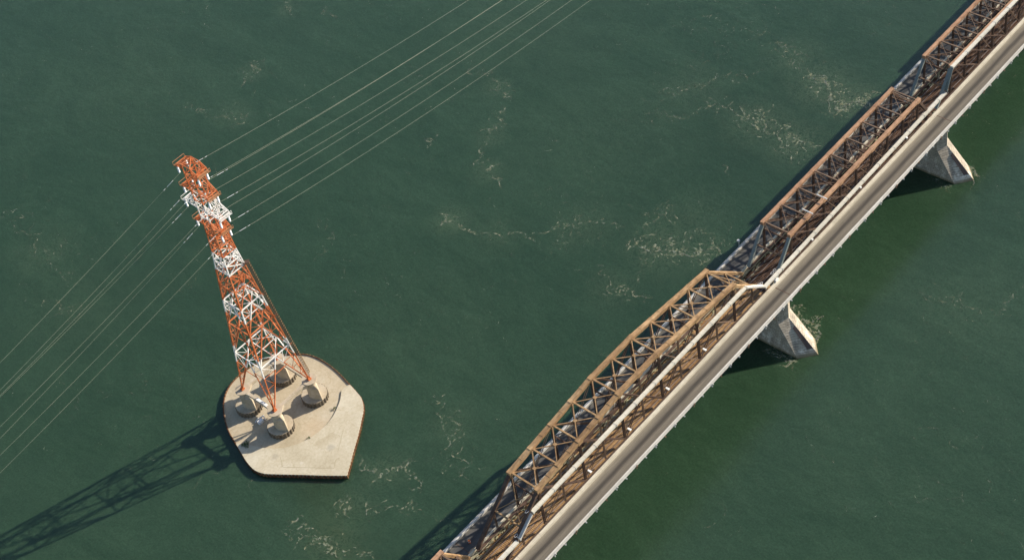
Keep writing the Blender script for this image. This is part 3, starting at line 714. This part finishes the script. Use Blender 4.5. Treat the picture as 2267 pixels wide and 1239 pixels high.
for k in range(4):
    m_ = MB(); zs = [9.6, 24.5, 36, 44.5, 56, 62, 68, 72, TOPZ]
    for z0, z1 in zip(zs, zs[1:]): cbar(m_, corner(k, z0), corner(k, z1+.01), .30 if z1 < 25 else .40 if z1 < 40 else (.36 if z1 < 60 else .27))
    m_.box(corner(k, 9.6).x-.5, corner(k, 9.6).x+.5, corner(k, 9.6).y-.5, corner(k, 9.6).y+.5, CAPZ-.02, CAPZ+.45)
    m_.bar(corner(k, 9.6)+Vector((0, 0, .2)), corner(k, 10.7), .6, .6)
    BT(m_, 'leg')
for f in range(4):                                # four faces
    m_ = MB(); m2 = MB()
    for li, (z0, z1) in enumerate(zip(LV, LV[1:])):
        A0, B0, A1, B1 = corner(f, z0), corner(f+1, z0), corner(f, z1), corner(f+1, z1)
        mt = (A1+B1)/2; s = .25 if li == 0 else .29 if z1 < 46 else .21
        cbar(m_, A1, B1, s)
        nrm = (B0-A0).cross(A1-A0).normalized()*.06
        if li < 4:                                # chevron with redundants
            cbar(m_, A0+nrm, mt, s+.02); cbar(m_, B0+nrm, mt, s+.02)
            nsub = 3 if li == 0 else 2
            for (Lg0, Lg1) in ((A0, A1), (B0, B1)):
                prev = None
                for q_ in range(1, nsub+1):
                    t_ = q_/(nsub+1); pl = Lg0.lerp(Lg1, t_); pd = Lg0.lerp(mt, t_)
                    cbar(m2, pl, pd, .12)
                    pl2 = Lg0.lerp(Lg1, (q_+1)/(nsub+1)); cbar(m2, pd, pl2, .10)
                cbar(m2, Lg0.lerp(mt, nsub/(nsub+1)), (Lg1+mt)/2, .11)
            if li < 3: cbar(m2, Lg1 if False else A0.lerp(mt, .66), B0.lerp(mt, .66), .17)
        else:
            cbar(m_, A0+nrm, B1+nrm, s-.02); cbar(m_, B0-nrm, A1-nrm, s-.02)
            if z1-z0 > 5: c_ = (A0+B0+A1+B1)/4; cbar(m2, (A0+A1)/2, (B0+B1)/2, .15)
    BT(m_, 'face_bracing')
    BT(m2, 'redundant_bracing')
for z in LV[1:]:                                  # plan bracing at every level
    m_ = MB(); mp = [(corner(f, z)+corner(f+1, z))/2 for f in range(4)]
    for f in range(4): cbar(m_, mp[f], mp[(f+1) % 4], .14)
    if z < 60: cbar(m_, mp[0]-Vector((0, 0, .2)), mp[2]-Vector((0, 0, .2)), .15); cbar(m_, mp[1]-Vector((0, 0, .4)), mp[3]-Vector((0, 0, .4)), .15)
    BT(m_, 'plan_bracing')
ARMS = [(89.6, 4.9, .5), (82.6, 5.75, 0), (77.0, 7.5, 0), (71.3, 5.75, 0)]
zz = [71.3, 74.2, 77.0, 79.8, 82.6, 85.4, 88.0, TOPZ]
for f in range(4):
    m_ = MB()
    for z0, z1 in zip(zz, zz[1:]):
        A0, B0, A1, B1 = corner(f, z0), corner(f+1, z0), corner(f, z1), corner(f+1, z1)
        nrm = (B0-A0).cross(A1-A0).normalized()*.06
        cbar(m_, A1, B1, .15)
        if (f+int(z0)) % 2: cbar(m_, A0+nrm, B1+nrm, .14)
        else: cbar(m_, B0-nrm, A1-nrm, .14)
    BT(m_, 'head_bracing')
m_ = MB(); cbar(m_, corner(0, TOPZ), corner(2, TOPZ), .2); cbar(m_, corner(1, TOPZ+.0)+Vector((0, 0, -.22)), corner(3, TOPZ)+Vector((0, 0, -.22)), .2); BT(m_, 'plan_bracing')
ins_pts = []
for ai, (z, tl, _) in enumerate(ARMS):
    bi = 1 if ai == 2 else 0; AM = [CM[bi]]
    for s in (1, -1):
        m_ = MB(); a = hw(z); xh = 1.55; tp = tl; tl = tl-(1.25 if s < 0 else .95)
        zt = z+2.5 if ai else TOPZ
        for sx in (-1, 1):
            m_.bar((sx*a, s*a, z), (sx*xh, s*tl, z), .2, .2); m_.bar((sx*a, s*a, zt), (sx*xh, s*(tl-.1), z+.55), .18, .18)
            m_.bar((sx*xh, s*tl, z-.1), (sx*xh, s*tl, z+.7), .2, .2)
            n_ = 3 if tl > 6 else 2
            for k in range(n_):
                t0, t1 = k/n_, (k+1)/n_
                lo = Vector((sx*a, s*a, z)).lerp(Vector((sx*xh, s*tl, z)), t1); hi = Vector((sx*a, s*a, zt)).lerp(Vector((sx*xh, s*tl, z+.55)), t0)
                m_.bar(lo, hi, .11, .11)
                hi2 = Vector((sx*a, s*a, zt)).lerp(Vector((sx*xh, s*tl, z+.55)), t1); m_.bar(lo, hi2, .08, .08)
        for k in range(1, n_+1):
            t1 = k/n_; yk = s*(a+(tl-a)*t1); xk = a+(xh-a)*t1
            m_.bar((-xk, yk, z-.02), (xk, yk, z-.02), .14, .14)
            yp = s*(a+(tl-a)*(k-1)/n_); m_.bar((-xk, yk, z-.2), (xk, yp, z-.2), .14, .14)
        m_.bar((-xh, s*(tl-.1), z+.6), (xh, s*(tl-.1), z+.6), .2, .2)
        m_.bar((-xh, s*tl, z-.3), (xh, s*a, zt), .13, .13)
        arm = BT(m_, 'crossarm', AM)
        m_ = MB()
        for k in range(4): m_.bar((-xh-.2, s*(tl+.12+k*.26), z-.15), (xh+.2, s*(tl+.12+k*.26), z-.15), .10, .10)
        for sx in (-1, 0, 1): m_.bar((sx*1.7, s*(tl-.1), z-.27), (sx*1.7, s*(tl+.98), z-.27), .12, .1)
        for sx in (-1, 1): m_.bar((sx*1.8, s*(tl+.95), z-.2), (sx*1.8, s*(tl+.95), z+.8), .08, .08)
        m_.bar((-1.8, s*(tl+.95), z+.8), (1.8, s*(tl+.95), z+.8), .09, .09)
        pf = m_.build('end_platform', M['white'] if bi else M['grating'], arm)
        for sx in (-1, 1):
            x, y, zt_ = sx*1.35-(.4 if s < 0 else 0), s*(tl+.25), z-.35
            m_ = MB(); m_.tube((x, y, zt_), (x, y, zt_-.35), .05, .05, 6)
            for k in range(8):
                q_ = zt_-.35-k*.22; m_.tube((x, y, q_), (x, y, q_-.12), .13, .27, 10); m_.tube((x, y, q_-.12), (x, y, q_-.22), .27, .15, 10)
            m_.tube((x, y, zt_-2.1), (x, y, zt_-2.35), .06, .06, 6)
            BT(m_, 'insulator', [M['ins']])
            ins_pts.append((ai, s, sx, Vector((x+XT, y+YT, zt_-2.35))))
        tl = tp
# caged climbing ladder outside the right-hand leg
m_ = MB(); out = Vector((1, -1, 0)).normalized()
def lp(z, off, side): c = corner(1, z); return c+out*off+Vector((1, 1, 0)).normalized()*side
for sd_ in (-.42, .42):
    m_.bar(lp(10.5, .55, sd_), lp(56.4, .75, sd_), .08, .08)
for off in (1.15,):
    for sd_ in (-.3, .3): m_.bar(lp(12.5, off, sd_), lp(56.0, off+.15, sd_), .07, .07)
z = 11.0
while z < 56.4:
    m_.bar(lp(z, .62, -.42), lp(z, .62, .42), .06, .06)
    if z > 12.6:
        for sd_ in (-1, 1): m_.bar(lp(z, .62, .42*sd_), lp(z, 1.2, .3*sd_), .05, .05)
        m_.bar(lp(z, 1.24, -.26), lp(z, 1.24, .26), .17, .17, 1)
    z += .9
BT(m_, 'ladder_cage', [M['dark'], M['ladder']])
for z in (24.5, 36, 44.5, 56):
    m_ = MB(); 
    for sd_ in (-.42, .42): m_.bar(corner(1, z), lp(z, .85, sd_), .12, .12)
    BT(m_, 'ladder_bracket')
m_ = MB(); a = hw(55.9)-.25
for k in range(7): y = -a+k*2*a/6; m_.bar((-a, y, 56.35), (a, y, 56.35), .22, .08)
m_.bar((a, -a, 56.45), (a+1.3, -a-1.0, 56.45), 1.1, .1)
for (p, q_) in (((a, -a), (a+1.4, -a-1.4)), ((-a, -a), (a, -a)), ((-a, a), (-a, -a))): m_.bar((p[0], p[1], 57.3), (q_[0], q_[1], 57.3), .08, .08)
BT(m_, 'rest_platform', [M['dark']])

# ------------------------------------------------------------------ power lines
NM = {0: 'topmost', 1: 'second highest', 2: 'white', 3: 'lowest'}
SIDE = {1: 'far left', -1: 'near right'}
# (slope at the tower, sideways drift per metre) for each conductor
def conductor(ai, s, sx, P, slope, drift):
    t = thing('power_line', tuple(P), 'thin wire %s from the %s end of the %s crossarm' % ('to the upper right' if sx > 0 else 'to the lower left', SIDE[s], NM[ai]), 'power line', 'power lines strung from the pylon')
    K = .00036; pts = []
    for k in range(0, 61):
        x = k*4.5; pts.append(Vector((sx*x, drift*x, -slope*x+K*x*x)))
    m_ = MB()
    for a, b in zip(pts, pts[1:]): m_.tube(a, b, .021, .021, 5)
    m_.build('conductor', M['wire'], t)
    m_ = MB()
    def at(x): return Vector((sx*x, drift*x, -slope*x+K*x*x))
    x = 2.4
    while x < 5.6:
        if not (4.2 < x < 4.8): m_.tube(at(x), at(x+.16), .03, .09, 8); m_.tube(at(x+.16), at(x+.24), .09, .03, 8)
        x += .3
    m_.build('insulator_string', M['ins'], t)
WS = {(0, 1, 1): .191, (1, 1, 1): .195, (0, -1, 1): .185, (2, 1, 1): .204, (3, 1, 1): .187, (1, -1, 1): .198, (2, -1, 1): .184, (3, -1, 1): .187,
      (0, 1, -1): .215, (1, 1, -1): .215, (2, 1, -1): .179, (0, -1, -1): .202, (3, 1, -1): .212, (1, -1, -1): .189, (2, -1, -1): .176, (3, -1, -1): .18}
for (ai, s, sx, P) in ins_pts: conductor(ai, s, sx, P, WS[(ai, s, sx)], 0.0)

# ------------------------------------------------------------------ foam on the river
FO = MB()
from mathutils import noise as mn
def curl(x, y, n_, st, wd, th0, z=.06, mi=0):
    """a thread of foam carried along a swirling current"""
    for i in range(n_):
        p = Vector((x*.22, y*.22, 3.1)); th = th0+3.6*mn.noise(p)+2.2*mn.noise(p*2.7)
        nx = x+st*math.cos(th); ny = y+st*math.sin(th)
        br = mn.noise(Vector((x*1.4, y*1.4, 9.0)))+.45*mn.noise(Vector((x*4, y*4, 1.0)))
        if br > -.05:
            w0 = wd*min(1.5, .35+br*2.2)/2*math.sin(PI*(i+.7)/(n_+.4)); dx, dy = -math.sin(th)*w0, math.cos(th)*w0
            FO.add([(x-dx, y-dy, z), (nx-dx, ny-dy, z), (nx+dx, ny+dy, z), (x+dx, y+dy, z)], [(0, 1, 2, 3)], mi)
        x, y = nx, ny
FOAM = [([(67.9, 55.1), (68.1, 46.8), (66.6, 37.5), (65.1, 28.4)], 3.4, 150, 0.17),
        ([(95.7, 48.9), (93.1, 40.5), (86.3, 31.1), (91.1, 29.4), (95.4, 26.4)], 2.6, 230, 0.22),
        ([(91.7, 38.7), (85.3, 30.8), (88.3, 30.0)], 0.8, 60, 0.26),
        ([(102.9, 67.6), (101.1, 59.4), (95.7, 48.9)], 2.2, 70, 0.14),
        ([(62.6, 84.5), (68.7, 76.6), (79.1, 70.1), (84.4, 63.4)], 1.4, 70, 0.09),
        ([(52.5, 80.3), (56.8, 71.2), (69.9, 60.0)], 1.4, 50, 0.1),
        ([(67.3, 68.5), (71.4, 57.6), (73.1, 48.6)], 1.8, 60, 0.1),
        ([(7.0, 50.1), (6.9, 41.8), (11.9, 35.8), (13.3, 28.7)], 3.7, 190, 0.16),
        ([(13.6, 50.2), (19.5, 51.4), (20.9, 45.8)], 2.5, 50, 0.1),
        ([(21.4, 38.0), (19.8, 30.3), (14.6, 25.0)], 2.2, 50, 0.1),
        ([(-16.0, 107.0), (-16.6, 100.8), (-16.8, 93.2), (-13.0, 85.6), (-9.0, 76.6), (-0.9, 72.8), (4.6, 66.9), (9.7, 57.3)], 0.8, 110, 0.13),
        ([(-16.3, 103.9), (-16.5, 99.9)], 1.2, 30, 0.16),
        ([(-6.9, 49.9), (-11.7, 42.8), (-11.3, 39.0), (-9.9, 33.7)], 1.4, 60, 0.14),
        ([(41.6, 136.7), (39.2, 129.6), (31.1, 121.5), (20.9, 117.4), (12.2, 115.4), (5.9, 106.0), (4.7, 100.3)], 1.2, 120, 0.12),
        ([(37.3, 144.0), (41.6, 136.7)], 1.5, 30, 0.1),
        ([(33.1, 228.2), (29.4, 221.9)], 1.2, 18, 0.14),
        ([(38.9, 213.1), (36.5, 207.1)], 0.8, 16, 0.14),
        ([(0.5, 214.4), (-4.5, 206.6), (4.3, 210.4)], 1.8, 40, 0.12),
        ([(-25.3, 218.3), (-24.2, 203.3), (-17.6, 196.8), (-19.5, 191.3)], 2.2, 60, 0.11),
        ([(-92.8, 231.2), (-96.8, 211.0), (-98.1, 195.0), (-99.4, 186.5)], 2.5, 70, 0.11),
        ([(-108.9, 185.6), (-106.6, 170.4), (-111.4, 177.7)], 1.4, 30, 0.11),
        ([(-97.4, 61.5), (-97.9, 55.8), (-96.7, 51.9), (-92.5, 49.2), (-94.1, 45.2)], 1.2, 90, 0.15),
        ([(-94.1, 45.2), (-99.1, 39.7), (-100.8, 37.3)], 0.9, 30, 0.11),
        ([(-107.4, 56.6), (-109.4, 52.0), (-110.8, 51.5)], 1.1, 50, 0.13),
        ([(-105.6, 49.1), (-107.5, 46.3), (-104.2, 44.6)], 0.8, 30, 0.13),
        ([(-124.1, 61.7), (-121.1, 56.3), (-122.6, 51.3), (-121.3, 45.9), (-118.8, 38.5)], 2.0, 110, 0.15),
        ([(-70.2, 58.5), (-74.3, 48.0), (-80.3, 40.8), (-85.1, 34.8)], 2.8, 90, 0.1),
        ([(6.0, 133.4), (5.5, 130.9), (8.4, 131.6)], 0.5, 16, 0.16),
        ([(46.5, 46.5), (46.7, 44.6)], 0.8, 10, 0.16),
        ([(33.6, -29.3), (36.1, -34.7), (33.7, -41.5)], 2.8, 30, 0.09),
        ([(36.8, -49.2), (48.7, -49.2)], 3.1, 16, 0.09),
        ([(9.4, -1.7), (8.9, -9.4), (6.3, -13.4), (3.6, -15.2)], 0.6, 170, 0.26),
        ([(-7.7, -6.1), (-6.7, -10.5), (-6.2, -14.1)], 0.6, 40, 0.16),
        ([(-5.2, -15.3), (-6.7, -14.4)], 0.3, 16, 0.2),
        ([(84.0, -14.0), (82.6, -15.5), (79.9, -17.6)], 0.5, 50, 0.2),
        ([(76.5, -7.6), (75.9, -11.7), (76.8, -14.1)], 0.5, 36, 0.14),
        ([(8.0, 83.9), (5.7, 73.1), (-8.8, 64.5), (17.7, 72.3)], 6.9, 60, 0.06),
        ([(-38.2, 138.2), (-40.7, 127.6), (-48.9, 126.2)], 2.5, 22, 0.09),
        ([(-74.8, 152.3), (-83.1, 151.3)], 4.6, 14, 0.07),
        ([(-3.5, 152.8), (20.9, 155.6), (61.8, 151.5)], 13.8, 70, 0.06),
        ([(66.4, 115.5), (93.0, 98.4), (108.1, 82.0)], 9.2, 60, 0.07),
        ([(76.2, 85.8), (92.5, 76.2), (108.0, 72.9)], 6.2, 40, 0.08),
        ([(-92.9, 216.2), (-89.0, 188.2), (-73.0, 185.1)], 9.2, 40, 0.06),
        ([(-132.4, 144.0), (-107.6, 137.1), (-139.4, 112.7)], 10.8, 40, 0.05),
        ([(-47.1, 47.2), (-43.8, 72.4), (-42.4, 102.7)], 16.9, 50, 0.05),
        ([(-9.0, -36.6), (16.7, -47.6), (-14.5, -78.4)], 18.5, 50, 0.045)]
for px_ in (0.0, XF0-G/2):                  # white water along the sunny flank of each pier and in its lee
    for k in range(420 if px_ == 0 else 150):
        f = R.random(); x = px_+4.3+abs(R.gauss(0, .9))*(.4+f); y = -14.6+f*8.5
        curl(x, y, R.randint(3, 12), .2, R.uniform(.10, .38), PI/2)
    for k in range(90):
        f = R.random(); curl(px_-4.9-abs(R.gauss(0, .8)), -15.0+f*9, R.randint(3, 12), .2, R.uniform(.06, .2), PI/2)
for (sp, spread, cnt, wd) in FOAM:
    for k in range(int(cnt*(2.6 if cnt > 140 else 1.8))):
        q_ = R.random()*(len(sp)-1); i = min(int(q_), len(sp)-2); f = q_-i
        x = sp[i][0]+(sp[i+1][0]-sp[i][0])*f+R.gauss(0, spread*.42)*R.choice((.6, 1, 1.7)); y = sp[i][1]+(sp[i+1][1]-sp[i][1])*f+R.gauss(0, spread*.42)*R.choice((.6, 1, 1.7))
        th = math.atan2(sp[i+1][1]-sp[i][1], sp[i+1][0]-sp[i][0])
        curl(x, y, R.randint(6, 26), .22, wd*R.choice((.35, .5, .7, 1.0, 1.7)), th)
for k in range(4200):                       # faint threads all over the river
    x, y = R.uniform(-230, 330), R.uniform(-150, 420)
    if mn.noise(Vector((x*.03, y*.03, 0))) > .02: curl(x, y, R.randint(6, 26), .3, R.uniform(.05, .13), PI/2)
tag(FO.build('foam', M['foam'], orient=False), 'thin curling wisps of pale foam drifting on the river', 'foam', kind='stuff')
